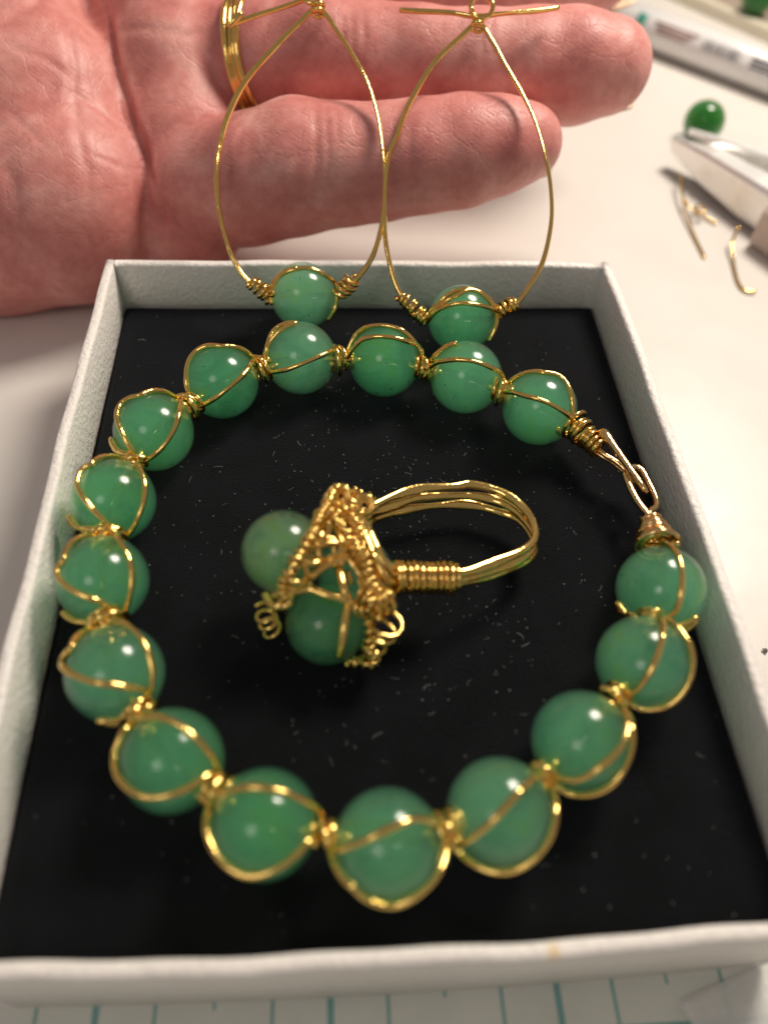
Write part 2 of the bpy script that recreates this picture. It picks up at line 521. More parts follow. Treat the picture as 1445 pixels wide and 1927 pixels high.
def lint():
    V = []; F = []; n = 0
    def fibre(x, y, L, r, curl):
        nonlocal n
        a = rng.uniform(0, 6.28); pts = []
        p = np.array([x, y, .012])
        k = 6
        for i in range(k):
            pts.append(p.copy()); a += curl*rng.uniform(-1, 1.6)
            p = p+np.array([math.cos(a), math.sin(a), rng.uniform(-.2, .45)])*L/k
            p[2] = max(p[2], .008)
        v, f = tube(np.array(pts), r, 3)
        V.extend(v.tolist()); F.extend([tuple(q+n for q in ff) for ff in f]); n += len(v)
    for _ in range(2200):
        x = rng.uniform(XL+.1, XR-.1); y = rng.uniform(YF+.1, YB-.2)
        d = math.hypot((x-.9)/1.9, (y-6.0)/2.2)
        if rng.uniform() > math.exp(-d*d*.8)*.9+.10: continue
        u = rng.uniform()
        if u < .86: fibre(x, y, rng.uniform(.006, .022), rng.uniform(.002, .0055), .3)
        else: fibre(x, y, rng.uniform(.04, .13), rng.uniform(.001, .0016), .5)
    for (qx, qy) in ((985, 1205), (995, 1210), (810, 1290), (770, 1115), (420, 880), (700, 1390), (1150, 1370), (260, 640), (560, 830)):
        c = PZ(qx, qy, 0); fibre(c[0], c[1], .15, .002, .35)
    return V, F
LINT = make_plain('pale_lint', (.50, .50, .50), .9)
mesh('lint', *lint(), LINT, base=np.zeros(3), label='pale lint specks and short fibres scattered on the black velvet', cat='lint', kind='stuff')

# ------------------------------------------------------------------ bracelet
R0 = .515
RW = .034
BEADS = [(1015,768), (877,710), (724,679), (566,674), (417,718), (290,813), (213,942), (194,1092), (217,1267), (324,1431),
         (498,1550), (730,1588), (940,1527), (1094,1395), (1210,1247), (1243,1109)]
ARCS = {
 0: [[(950,737),(985,744),(1019,753),(1048,767),(1072,783)], [(1024,701),(1045,704),(1062,715),(1075,745),(1077,780),(1072,813)]],
 1: [[(810,690),(845,678),(870,677),(896,681),(925,692),(945,704)], [(818,672),(835,655),(860,645)]],
 2: [[(658,667),(672,647),(690,636),(731,634),(765,642),(791,655)], [(654,656),(661,637),(674,623),(708,612),(750,619)]],
 3: [[(501,700),(525,698),(549,692),(597,672),(636,652)], [(499,694),(501,665),(505,644),(521,616),(557,607)]],
 4: [[(369,765),(405,749),(441,720),(462,700),(476,678)], [(367,763),(356,740),(351,712),(359,672),(385,652),(417,651)]],
 5: [[(276,865),(304,843),(327,809),(338,773),(342,749)], [(250,849),(238,830),(228,809),(220,781),(231,756),(262,744)], [(236,853),(212,842),(209,826)]],
 6: [[(237,1010),(259,975),(271,938),(271,902),(257,874)], [(234,1011),(200,983),(167,949),(146,913),(153,885),(170,874)], [(172,994),(136,987),(130,973)]],
 7: [[(233,1154),(245,1115),(248,1078),(240,1045),(223,1017)], [(231,1160),(192,1134),(150,1118),(116,1095),(107,1073),(119,1055)], [(178,1168),(136,1167),(118,1154)]],
 8: [[(283,1305),(287,1262),(275,1219),(248,1183),(208,1169)], [(279,1301),(220,1290),(169,1282),(125,1262),(116,1242),(133,1221)], [(240,1353),(212,1363),(187,1357)]],
 9: [[(409,1439),(382,1404),(342,1368),(299,1351),(260,1353)], [(398,1455),(346,1487),(279,1501),(232,1475),(210,1428),(216,1392),(232,1368)]],
 10: [[(603,1530),(563,1503),(516,1487),(461,1483),(417,1495)], [(579,1585),(532,1629),(469,1649),(417,1621),(390,1570),(388,1530)]],
 11: [[(637,1600),(687,1582),(747,1554),(784,1541),(818,1548)], [(848,1600),(822,1649),(784,1686),(739,1705),(691,1694),(665,1671)]],
 12: [[(870,1589),(915,1556),(956,1514),(986,1481),(1020,1449)], [(859,1608),(896,1630),(941,1642),(997,1623),(1034,1578),(1046,1529),(1042,1492)]],
 13: [[(1091,1467),(1134,1440),(1168,1407),(1181,1370),(1168,1326)], [(1077,1496),(1128,1491),(1168,1457),(1188,1410),(1188,1370)]],
 14: [[(1197,1299),(1222,1266),(1242,1219),(1247,1189),(1242,1155)], [(1215,1336),(1262,1325),(1296,1283),(1302,1236),(1289,1199),(1249,1155)]],
 15: [[(1272,1148),(1282,1108),(1282,1068),(1269,1034),(1250,1022)], [(1270,1195),(1282,1189),(1306,1172),(1311,1162)], [(1161,1135),(1165,1152),(1188,1157)]],
}
BC = [PZ(x, y, R0) for x, y in BEADS]
brac = thing('bracelet', 'wire-wrapped bracelet of sixteen green stone beads closed by a hook clasp', 'bracelet', (*np.mean(BC, 0)[:2], 0))
def arc_path(pts, c, R, ends):
    D = [(hit(x, y, c, R)-c)/R for x, y in pts]
    def slerp(a, b, k):
        a = a/np.linalg.norm(a); b = b/np.linalg.norm(b)
        om = math.acos(max(-1, min(1, a@b)))
        if om < 1e-3: return []
        return [(math.sin((1-t)*om)*a+math.sin(t*om)*b)/math.sin(om) for t in np.linspace(0, 1, k+2)[1:-1]]
    e0 = min(ends, key=lambda e: np.linalg.norm(e-(c+D[0]*R))); e1 = min(ends, key=lambda e: np.linalg.norm(e-(c+D[-1]*R)))
    d0 = (e0-c)/np.linalg.norm(e0-c); d1 = (e1-c)/np.linalg.norm(e1-c)
    pre = slerp(d0, D[0], int(np.arccos(np.clip(d0@D[0], -1, 1))/.25)); post = slerp(D[-1], d1, int(np.arccos(np.clip(D[-1]@d1, -1, 1))/.25))
    P = [e0]+[c+d*R for d in pre]+[c+d*R for d in D]+[c+d*R for d in post]+[e1]
    C = spline(P, .035)
    L = np.linalg.norm(C-c, axis=1)
    C = np.where((L < R)[:, None], c+(C-c)/L[:, None]*R, C)       # never inside the stone
    return C
joints = {}
for i in range(len(BC)-1):
    joints[i] = (BC[i]+BC[i+1])/2
jstart = PZ(1076, 795, .52)       # where bead 0 meets the clasp
jend = PZ(1240, 1024, .56)
for i, c in enumerate(BC):
    a = joints[i-1] if i > 0 else jstart
    b_ = joints[i] if i < len(BC)-1 else jend
    ax = b_-a
    bead = part('bead', sphere(c, R0, axis=ax, hole=.05), JADE, brac)
    for pts in ARCS[i]:
        C = arc_path(pts, c, R0+RW*.95, (a, b_))
        rr = RW*(1+.10*np.sin(np.arange(len(C))*.33+i))
        part('wire_wrap', tube(C, rr, 8), GOLD, brac)
for i, j in joints.items():
    d = BC[i+1]-BC[i]; L = np.linalg.norm(d); d = d/L
    g = max(.13, (L-2*R0)/2+.09)
    tilt = np.array([*rng.uniform(-.25, .25, 2), rng.uniform(-.35, .35)])
    p0, p1 = j-d*g*.95-tilt*g*.6, j+d*g*.95+tilt*g*.6
    vf = [coil([p0, j, p1], [.13, .175, .14], rng.uniform(2.8, 3.6), .036, 16, 7, .30, rng.uniform(0, 6))]
    vf.append(tube(spline([j-d*(g+.08), j+d*(g+.08)], .04), .04, 7))
    # a short clipped tail pressed on top of the knot
    up = np.array([0, 0, 1.0]); side = np.cross(d, up)
    q = j+up*.185+side*rng.uniform(-.06, .06)
    vf.append(wire([q-side*.12-d*.05-up*.05, q, q+side*.08+d*.06-up*.02], .034, .03))
    part('wire_knot', join(*vf), GOLD, brac)
# clasp
A0 = PZ(1073, 793, .52); A1 = PZ(1128, 846, .50)
cl = coil([A0, (A0+A1)/2, A1], [.20, .165, .13, .115], 7.2, .034, 16, 7, .16)
part('wrap_coil', cl, GOLD, brac)
hook = [PZ(1100,820,.50), PZ(1131,851,.48), PZ(1158,868,.46), PZ(1182,890,.42), PZ(1203,914,.46), PZ(1213,925,.53), PZ(1212,920,.59), PZ(1196,897,.62), PZ(1175,868,.64), PZ(1155,840,.66), PZ(1140,820,.66), PZ(1130,810,.64)]
C = spline(hook, .03)
rr = np.interp(np.linspace(0, 1, len(C)), [0, .5, .75, .86, .93, .97, 1], [.036, .038, .045, .052, .068, .07, .045])
hk = part('clasp_hook', tube(C, rr, 10), GOLD_PINK, brac)
part('clasp_hook', wire([PZ(1105,826,.47), PZ(1127,855,.43), PZ(1150,868,.42), PZ(1176,890,.40), PZ(1196,910,.42)], .034), GOLD_PINK, brac)
eye = [PZ(1226,985,.55), PZ(1219,968,.54), PZ(1203,948,.53), PZ(1187,920,.53), PZ(1177,893,.52), PZ(1183,883,.50), PZ(1196,879,.48), PZ(1208,886,.47), PZ(1222,912,.46), PZ(1233,936,.46), PZ(1234,953,.48), PZ(1222,964,.52), PZ(1226,985,.53)]
C = spline(eye, .03)
part('clasp_eye', tube(C, np.interp(np.linspace(0, 1, len(C)), [0, .25, .6, .8, 1], [.038, .048, .042, .046, .036]), 10), GOLD_PINK, brac)
E0 = PZ(1224, 974, .53); E1 = PZ(1238, 1032, .56)
part('wrap_coil', coil([E0, (E0+E1)/2, E1], [.09, .14, .18, .22, .25], 6.6, .034, 18, 7, .10), GOLD_PINK, brac)
part('wrap_coil', coil([E0+(E1-E0)*.35, E1-(E1-E0)*.05], [.13, .17, .19], 3.6, .034, 18, 7, .2), GOLD, brac)

# ------------------------------------------------------------------ statement ring lying on the pad
ring = thing('cocktail_ring', 'gold wire lattice cocktail ring with green beads lying on its side inside the bracelet', 'ring', (*PZ(620, 1110, 0)[:2], 0))
def Z(X, Y, z):
    return PZ(430+X/4.25, 900+Y/4.25, z)
RA = .47
cA = Z(440, 590, .97); cB = Z(785, 1165, .462); cC = Z(1010, 760, .56)
part('bead', sphere(cA, RA, axis=(1, .3, -.2), hole=.04), JADE_PALE, ring, label='paler yellowish green bead')
part('bead', sphere(cB, .458, axis=(1, .2, .3), hole=.04), JADE, ring)
part('bead', sphere(cC, .44, axis=(1, .3, .3), hole=.04), JADE, ring)
def PX(l, zs):
    zz = np.interp(np.linspace(0, 1, len(l)), np.linspace(0, 1, len(zs)), zs)
    return [PZ(x, y, z) for (x, y), z in zip(l, zz)]
W1 = [(690,962),(705,951),(742,933),(793,919),(857,915),(884,911),(925,919),(962,935),(989,960),(1003,983),(1007,1011),(989,1033),(948,1052),(902,1070),(861,1079),(800,1080),(735,1080)]
W2 = [(690,974),(706,963),(747,949),(797,935),(879,933),(930,940),(966,958),(994,985),(1006,1011),(998,1038),(962,1061),(911,1079),(861,1088),(800,1090),(735,1090)]
W3 = [(690,988),(707,976),(747,963),(797,954),(879,949),(939,963),(975,976),(998,1006),(1005,1038),(980,1061),(920,1084),(861,1097),(800,1100),(735,1100)]
for k, (W, zs) in enumerate(((W1, [.75, .62, .55, .55, .66, .80, .86]), (W2, [.68, .50, .42, .43, .56, .74, .82]), (W3, [.60, .38, .28, .30, .46, .66, .76]))):
    C = spline(PX(W, zs), .03)
    s = np.arange(len(C))*.03
    k_ = .62+.22*np.sin(s*6.3+k*2)*np.sin(s*2.1+k)
    part('band_wire', tube(C, .043*(1+.08*np.sin(s*8+k)), 10, flat=(np.clip(k_, .45, .95), (.2, -.55, .8))), GOLD_HAM, ring)
c0, c1 = PZ(737, 1087, .82), PZ(859, 1088, .74)
part('wrap_coil', coil([c0, (c0+c1)/2, c1], [.17, .165, .16], 11, .032, 18, 7, .10), GOLD, ring)
lat = []
def cw(pts, zs, R=.052, pitch=.075, r=.026, core=True, wob=.25):
    C = [Z(x, y, z) for (x, y), z in zip(pts, np.interp(np.linspace(0, 1, len(pts)), np.linspace(0, 1, len(zs)), zs))]
    L = sum(np.linalg.norm(C[i+1]-C[i]) for i in range(len(C)-1))
    vfs = [coil(C, R, L/pitch, r, 12, 6, wob, rng.uniform(0, 6))]
    if core: vfs.append(wire(C, .03, .05, 6))
    return join(*vfs)
def sw(pts, zs, r=.034):
    return wire([Z(x, y, z) for (x, y), z in zip(pts, np.interp(np.linspace(0, 1, len(pts)), np.linspace(0, 1, len(zs)), zs))], r, .03, 8)
def add(name, vf, m=GOLD): part(name, vf, m, ring)
add('edge_coil', cw([(870,75),(815,160),(780,240),(730,310),(680,440),(630,520),(580,590),(515,700),(460,800),(435,880),(455,960)], [1.02, 1.25, 1.36, 1.40, 1.33, 1.15, .95], .058, .082))
add('edge_coil', cw([(920,500),(985,520),(1035,560),(1080,610),(1105,690),(1112,830),(1150,890),(1270,950)], [1.22, 1.25, 1.2, 1.1, 1.0], .056, .085))
add('edge_coil', cw([(870,80),(960,95),(1060,130),(1140,180),(1150,260)], [1.0, 1.02, .98, .9], .052, .08))
add('edge_coil', cw([(950,290),(1000,330),(1040,420),(1060,500),(1080,590)], [1.1, 1.2, 1.15], .055, .085))
add('edge_coil', cw([(780,240),(860,330),(870,350),(930,420),(990,500)], [1.3, 1.28, 1.2], .05, .08))
add('edge_coil', cw([(1060,900),(1110,960),(1170,1000),(1280,950)], [1.0, 1.02, .95], .075, .07))
add('edge_coil', cw([(1040,1040),(1130,1060),(1220,1040),(1290,1000)], [.86, .9, .85], .08, .07))
add('edge_coil', cw([(950,1465),(1030,1475),(1110,1480),(1180,1490)], [.22, .22, .2], .055, .085))
add('edge_coil', cw([(1110,1130),(1130,1250),(1120,1360),(1180,1440)], [.75, .55, .3], .06, .09))
def spiral(cx, cy, z, R, turns):
    c = Z(cx, cy, z); n = int(turns*14); pts = []
    for i in range(n+1):
        t = i/n; rr_ = R*(.3+.7*t); a = t*turns*2*math.pi
        pts.append(c+rr_*(math.cos(a)*RT+math.sin(a)*UP)-FW*.05*t)
    return tube(np.array(pts), .027, 6)
add('rosette', spiral(905, 140, 1.02, .115, 2.6))
add('rosette', spiral(1090, 215, .98, .13, 2.6))
add('rosette', spiral(960, 250, 1.08, .12, 2.4))
# smooth collar wires leading to the band
add('collar_wire', sw([(1060,330),(1120,430),(1180,560),(1230,660),(1320,740)], [1.02, 1.06, 1.0, .92], .062))
add('collar_wire', sw([(1040,420),(1130,580),(1200,700),(1260,800),(1340,840)], [1.08, 1.06, .98, .85], .05))
add('collar_wire', sw([(1000,430),(1080,600),(1160,760),(1230,880),(1320,900)], [1.0, 1.0, .9, .78], .05))
add('collar_wire', sw([(1110,700),(1130,820),(1150,900)], [1.08, 1.04, .98], .042))
add('collar_wire', sw([(960,280),(1040,330),(1080,430),(1150,600)], [1.1, 1.14, 1.1], .045))
# lattice between the edges
for pts, zs, r in [
    ([(690,540),(760,530),(830,515),(910,530)], [1.28, 1.2, 1.16], .036),
    ([(690,470),(710,560),(735,640),(775,660)], [1.3, 1.24, 1.14], .032),
    ([(560,650),(640,680),(710,675),(780,655),(860,665)], [1.28, 1.24, 1.1], .036),
    ([(600,640),(620,730),(640,800),(660,890)], [1.28, 1.16, 1.0], .034),
    ([(660,790),(730,735),(800,690),(890,660),(960,640)], [1.14, 1.14, 1.12], .042),
    ([(480,800),(560,840),(640,800)], [1.22, 1.2, 1.12], .036),
    ([(500,915),(580,895),(660,890),(780,935),(870,955),(960,990),(1035,1010)], [.98, 1.0, 1.0, .98, .9], .048),
    ([(880,720),(900,800),(925,900),(950,965)], [1.06, 1.08, .98], .05),
    ([(790,350),(800,420),(720,520)], [1.34, 1.3, 1.26], .032),
    ([(850,300),(870,420),(905,520),(920,600),(900,700)], [1.22, 1.2, 1.12], .036),
    ([(930,600),(1000,700),(1050,780),(1070,900)], [1.14, 1.04, .98], .04),
    ([(800,640),(880,600),(960,560),(1040,560)], [1.16, 1.18, 1.2], .034),
    ([(950,740),(985,850)], [.95, .9], .034),
    ([(430,880),(490,840),(510,900),(500,980)], [1.1, 1.12, .95], .036),
    ([(460,790),(440,860),(430,930),(350,940)], [1.15, 1.05, .9], .036),
    ([(290,930),(330,1000),(380,1030),(415,1010),(430,950)], [.82, .84, .86, .9], .046),
    ([(410,1000),(430,1030),(470,1015),(495,980),(505,900)], [.86, .88, .92, .98], .046)]:
    add('lattice_wire', sw(pts, zs, r))
# wire over the front bead
C = [hit(430+X/4.25, 900+Y/4.25, cB, .458+.045) for X, Y in [(955,955),(945,1050),(930,1150),(918,1240),(905,1330),(880,1430)]]
add('lattice_wire', wire(C, .048, .03, 8))
# tangle of thin wire inside the basket
fr = [Z(*q) for q in ((860,130,.95),(760,330,1.22),(700,460,1.22),(600,610,1.2),(1000,280,1.02),(1050,480,1.08),(1090,640,1.05),(1110,820,.95),(900,420,1.15),(930,620,1.08),(850,700,1.0),(1180,900,.88),(1000,560,1.12),(820,230,1.12),(1060,180,.94),(940,180,1.0))]
for k in range(26):
    i, j = rng.choice(len(fr), 2, replace=False)
    if np.linalg.norm(fr[i]-fr[j]) > .75: continue
    mid = (fr[i]+fr[j])/2+rng.uniform(-.08, .08, 3)
    add('lattice_wire', wire([fr[i], mid, fr[j]], rng.uniform(.024, .036), .03, 7) if k % 3 else coil([fr[i], mid, fr[j]], .05, np.linalg.norm(fr[i]-fr[j])/.08, .025, 12, 6, .25))
# little sprung curls
add('curl', coil([Z(285,1050,.66), Z(285,1050,.66)-np.array([-.02, .02, .20]), Z(290,1060,.66)-np.array([-.06, .05, .42])], [.105, .11, .10], 3.0, .026, 18, 7, .05, 2.0))
add('curl', coil([Z(1300,1110,.84), Z(1300,1110,.84)-np.array([.08, .06, .22]), Z(1300,1110,.84)-np.array([.19, .16, .42]), Z(1300,1110,.84)-np.array([.26, .24, .62])], [.16, .15, .12, .09], 4.4, .028, 20, 7, .06, 1.0))

# ------------------------------------------------------------------ earrings
def earring(label, cpx, R, z, left, right, lc, rc, wraps, top, bars, loop):
    c = PZ(*cpx, z)
    t0 = (c-CAM)@FW
    e = thing('earring', label, 'earring', c-np.array([0, 0, R]), 'pair of hoop earrings')
    part('bead', sphere(c, R, axis=RT, hole=.045), JADE, e)
    def dep(y):                                   # the hoop leans back against the fingers
        return np.interp(y, [-40, 40, 330, 540, 600], [12.25, 12.15, 11.72, 11.85, t0-.05])
    L = [PD(x, y, dep(y)) for x, y in left]; Rr = [PD(x, y, dep(y)) for x, y in right]
    C = spline(L+[PD(*top, dep(top[1])-.02)]+Rr, .05)
    s = np.arange(len(C))*.05
    part('hoop', tube(C, .040*(1+.02*np.sin(s*5)), 12, flat=(.78+.16*np.sin(s*1.3+1), (.75, -.3, .5))), GOLD_HAM, e)
    for (p, q, n, Rc) in (lc, rc):
        a, b = PD(*p, dep(p[1])), PD(*q, t0-.1)
        part('wrap_coil', coil([a, (a+b)/2+np.array([0, 0, .01]), b], Rc, n, .032, 16, 7, .22), GOLD, e)
    ends = (PD(*lc[1], t0-.1), PD(*rc[1], t0-.1))
    for pts in wraps:
        part('wire_wrap', tube(arc_path(pts, c, R+.03, ends), .033, 8), GOLD, e)
    for pts in bars:
        C = spline([PD(x, y, d) for x, y, d in pts], .04)
        s = np.arange(len(C))*.04
        part('ear_wire', tube(C, .042*(1+.06*np.sin(s*6)), 9, flat=(.7+.2*np.sin(s*2.5), UP)), GOLD_HAM, e)
    for (x, y, d, r_, n) in loop:
        cc = PD(x, y, d)
        a = np.linspace(0, n*2*math.pi, int(n*20)); P = cc+r_*(np.cos(a)[:, None]*RT+np.sin(a)[:, None]*UP)-FW*(a/(n*2*math.pi)*.06)[:, None]
        part('loop', tube(P, .034, 8), GOLD, e)
    tp = PD(*top, dep(top[1])-.03)
    part('wrap_coil', coil([tp-UP*.09-RT*.03, tp+UP*.09], [.07, .08], 2.4, .03, 14, 7, .2), GOLD, e)
    return e
earring('gold teardrop hoop earring with one green bead hanging nearest the palm', (570, 556), .498, .56,
        [(472,533),(452,510),(430,465),(413,400),(408,330),(415,270),(430,215),(462,152),(515,90),(560,45)],
        [(640,66),(665,105),(692,155),(712,220),(722,290),(725,350),(719,420),(702,480),(675,520),(664,530)],
        ((468,528), (510,560), 5.2, [.085, .10, .11]), ((666,524), (634,556), 4.2, [.08, .12, .13, .10]),
        [[(512,545),(527,519),(550,508),(580,504),(612,518),(635,540)], [(515,553),(517,528),(534,512),(560,504)], [(634,560),(628,585),(618,602)], [(512,570),(508,552),(516,530)]],
        (600, 16),
        [[(428,47,12.0),(450,40,12.05),(480,29,12.1),(540,10,12.2),(585,-8,12.25),(640,-34,12.3)], [(430,50,12.02),(442,38,11.98),(455,24,11.96)]],
        [(588,-12,12.15,.16,1.3)])
earring('gold teardrop hoop earring with one green bead nearest the fingertips', (868, 600), .505, .56,
        [(757,560),(742,528),(730,480),(724,430),(725,350),(733,290),(746,258),(770,195),(815,120),(865,70)],
        [(925,75),(950,120),(985,180),(1010,235),(1028,300),(1037,360),(1037,420),(1022,490),(995,540),(972,572)],
        ((752,556), (804,604), 7.5, [.075, .09, .105, .09]), ((974,570), (934,587), 4.4, [.07, .10, .09]),
        [[(805,597),(825,570),(850,550),(880,543),(910,553),(932,580)], [(806,602),(830,573),(860,555),(890,545),(915,560),(930,582)], [(806,604),(825,583),(860,571),(890,572),(915,577),(933,586)], [(936,590),(932,615),(920,640)]],
        (900, 44),
        [[(752,18,12.1),(790,20,12.1),(850,23,12.1),(895,30,12.08),(945,25,12.1),(1010,20,12.2),(1050,14,12.3)]],
        [(906,14,12.05,.17,1.6)])

# ------------------------------------------------------------------ hand
# One continuous surface: rounded cones blended into a field, meshed by surface nets.
def q(px, py, t, rpx):                       # joint seen at (px, py), t from the lens, radius as seen
    return np.append(PD(px, py, t), rpx*t/FPX)
PINKY = [q(395, 352, 13.55, 112), q(470, 338, 13.15, 117), q(565, 316, 12.95, 121), q(640, 311, 12.9, 111), q(720, 306, 12.85, 103), q(790, 297, 12.8, 101), q(870, 287, 12.8, 98), q(940, 276, 12.82, 87), q(985, 270, 12.85, 72)]
RINGF = [q(400, 130, 14.1, 112), q(500, 112, 13.75, 108), q(600, 106, 13.6, 107), q(690, 112, 13.5, 93), q(790, 116, 13.45, 92), q(900, 121, 13.4, 92), q(1000, 124, 13.4, 96), q(1080, 126, 13.4, 97), q(1135, 126, 13.45, 86)]
MIDF = [q(380, -80, 14.6, 112), q(500, -85, 14.7, 110), q(640, -80, 14.8, 104), q(780, -78, 14.9, 98), q(940, -76, 15.0, 96), q(1060, -72, 15.05, 94), q(1115, -68, 15.1, 84)]
INDEX = [q(360, -290, 15.0, 115), q(500, -300, 15.0, 108), q(640, -305, 15.0, 102), q(780, -305, 14.95, 94), q(920, -302, 14.9, 90), q(990, -300, 14.9, 76)]
THUMB = [q(0, -330, 15.6, 150), q(160, -430, 16.0, 125), q(300, -500, 16.4, 108), q(430, -540, 16.6, 92), q(500, -555, 16.7, 74)]
# palm pads
HYPO = [q(-210, 395, 14.2, 196), q(-40, 385, 13.95, 196), q(122, 378, 13.8, 190)]
HYPO2 = [q(-220, 180, 14.4, 205), q(-60, 190, 14.1, 208), q(72, 222, 13.95, 196)]
HYPO3 = [q(-200, -20, 14.7, 200), q(-60, 10, 14.4, 200), q(2, 50, 14.2, 196)]
DIST = [q(352, 400, 14.15, 116), q(352, 270, 14.05, 120), q(340, 140, 14.1, 124), q(320, 0, 14.35, 130), q(310, -150, 14.7, 135), q(310, -290, 15.0, 130)]
BODY = [q(-100, 250, 15.3, 190), q(280, 240, 15.0, 165), q(300, 60, 15.1, 160)]
BODY2 = [q(-100, 20, 15.5, 190), q(290, -120, 15.3, 160), q(290, -270, 15.4, 135)]
THENAR = [q(-250, -170, 15.0, 200), q(-60, -260, 14.9, 185), q(60, -330, 15.0, 150)]
WRIST = [q(-700, 190, 15.2, 250), q(-380, 170, 15.1, 240), q(-180, 160, 15.0, 230)]
def cone(P, A, B):
    a, b = A[:3].astype(np.float32), B[:3].astype(np.float32)
    ab = b-a; L2 = float(ab@ab)
    h = np.clip(((P-a)@ab)/L2, 0, 1)
    d = np.linalg.norm(P-(a+h[..., None]*ab), axis=-1)
    return d-(A[3]+(B[3]-A[3])*h)
def smin(a, b, k):
    h = np.clip(.5+.5*(b-a)/k, 0, 1)
    return b+(a-b)*h-k*h*(1-h)
def chain(P, J, k=.15):
    d = None
    for i in range(len(J)-1):
        e = cone(P, J[i], J[i+1]); d = e if d is None else smin(d, e, k)
    return d
def hand_field(P):
    hyp = smin(smin(chain(P, HYPO, .3), chain(P, HYPO2, .3), .35), chain(P, HYPO3, .3), .3)
    hyp = smin(hyp, chain(P, WRIST, .5), .8)
    hyp = smin(hyp, chain(P, THENAR, .4), .18)
    body = smin(chain(P, BODY, .4), chain(P, BODY2, .4), .5)
    dis = chain(P, DIST, .35)
    palm = smin(smin(dis, body, .3), hyp, .05)
    palm = smin(palm, chain(P, THUMB, .25), .35)
    fing = chain(P, PINKY, .12)
    f2 = chain(P, RINGF, .12); f3 = chain(P, MIDF, .12); f4 = chain(P, INDEX, .12)
    fing = smin(smin(fing, f2, .035), smin(f3, f4, .04), .035)
    return smin(palm, fing, .13)

def surface_nets(field, lo, hi, h):
    K = 6
    nb = np.ceil(((hi-lo)/h+1)/K).astype(int); n = nb*K
    bi = np.stack(np.meshgrid(*[np.arange(k) for k in nb], indexing='ij'), -1).reshape(-1, 3)
    cen = (lo+h*(bi*K+(K-1)/2)).astype(np.float32)
    bc = field(cen)
    near = np.abs(bc) < h*K*.87+.16
    D6 = np.empty((len(bi), K, K, K), np.float32); D6[:] = bc[:, None, None, None]
    loc = np.stack(np.meshgrid(*[np.arange(K)]*3, indexing='ij'), -1)
    nz = np.nonzero(near)[0]
    for i in range(0, len(nz), 400):
        k = nz[i:i+400]
        D6[k] = field((lo+h*(bi[k][:, None, None, None, :]*K+loc[None])).astype(np.float32))
    D = D6.reshape(*nb, K, K, K).transpose(0, 3, 1, 4, 2, 5).reshape(n)
    neg = D < 0
    c = [neg[i:n[0]-1+i, j:n[1]-1+j, k:n[2]-1+k] for i in (0, 1) for j in (0, 1) for k in (0, 1)]
    cnt = sum(x.astype(np.uint8) for x in c)
    act = (cnt > 0) & (cnt < 8)
    idx = np.full(act.shape, -1, np.int64); I = np.argwhere(act); idx[act] = np.arange(len(I))
    acc = np.zeros((len(I), 3)); num = np.zeros(len(I))
    cor = [(i, j, k) for i in (0, 1) for j in (0, 1) for k in (0, 1)]
    val = {o: D[I[:, 0]+o[0], I[:, 1]+o[1], I[:, 2]+o[2]] for o in cor}
    for a in cor:
        for b in cor:
            df = [b[m]-a[m] for m in range(3)]
            if sum(abs(x) for x in df) != 1 or sum(df) < 0: continue
            va, vb = val[a], val[b]; m_ = (va < 0) != (vb < 0)
            t = np.where(m_, va/np.where(m_, va-vb, 1), 0)
            p = np.array(a)[None, :]+t[:, None]*np.array(df)[None, :]
            acc[m_] += p[m_]; num[m_] += 1
    V = lo+h*(I+acc/num[:, None])
    F = []
    for axn in range(3):
        u, v = [(1, 2), (2, 0), (0, 1)][axn]
        sl0 = [slice(1, -1)]*3; sl0[axn] = slice(0, -1)
        sl1 = [slice(1, -1)]*3; sl1[axn] = slice(1, None)
        a, b = neg[tuple(sl0)], neg[tuple(sl1)]
        E = np.argwhere(a != b); s = a[a != b]
        off = np.ones(3, int); off[axn] = 0
        E = E+off
        def cell(du, dv):
            C = E.copy(); C[:, u] -= du; C[:, v] -= dv
            return idx[C[:, 0], C[:, 1], C[:, 2]]
        Q = np.stack([cell(1, 1), cell(0, 1), cell(0, 0), cell(1, 0)], 1)
        Q[~s] = Q[~s][:, ::-1]
        F.append(Q)
    return V, np.concatenate(F)

def trace(xy, t0=9.5):
    d = np.array([ray(x, y) for x, y in xy]); t = np.full(len(d), t0); L = np.linalg.norm(d, axis=1)
    for _ in range(60):
        t = np.minimum(t+hand_field((CAM+d*t[:, None]).astype(np.float32))*.8/L, 22)
    return CAM+d*t[:, None], t < 21.5
def subdivide(V, F):
    E = np.concatenate([F[:, [0, 1]], F[:, [1, 2]], F[:, [2, 3]], F[:, [3, 0]]]); E = np.sort(E, 1)
    U, inv = np.unique(E[:, 0]*np.int64(len(V))+E[:, 1], return_inverse=True)
    a, b = U//len(V), U % len(V)
    mid = (V[a]+V[b])/2; cen = V[F].mean(1)
    m = len(F); e = inv.reshape(4, m)+len(V); c = np.arange(m)+len(V)+len(mid)
    Q = np.concatenate([np.stack([F[:, k], e[k], c, e[(k-1) % 4]], 1) for k in range(4)])
    return np.concatenate([V, mid, cen]), Q
def relax(V, F, n, keep=.5):
    E = np.concatenate([F[:, [0, 1]], F[:, [1, 2]], F[:, [2, 3]], F[:, [3, 0]]])
    for _ in range(n):
        A = np.zeros_like(V); k = np.zeros(len(V))
        for c in range(3):
            A[:, c] = np.bincount(E[:, 0], V[E[:, 1], c], len(V))+np.bincount(E[:, 1], V[E[:, 0], c], len(V))
        k = np.bincount(E[:, 0], minlength=len(V))+np.bincount(E[:, 1], minlength=len(V))
        V = V*keep+(1-keep)*A/k[:, None]
    return V
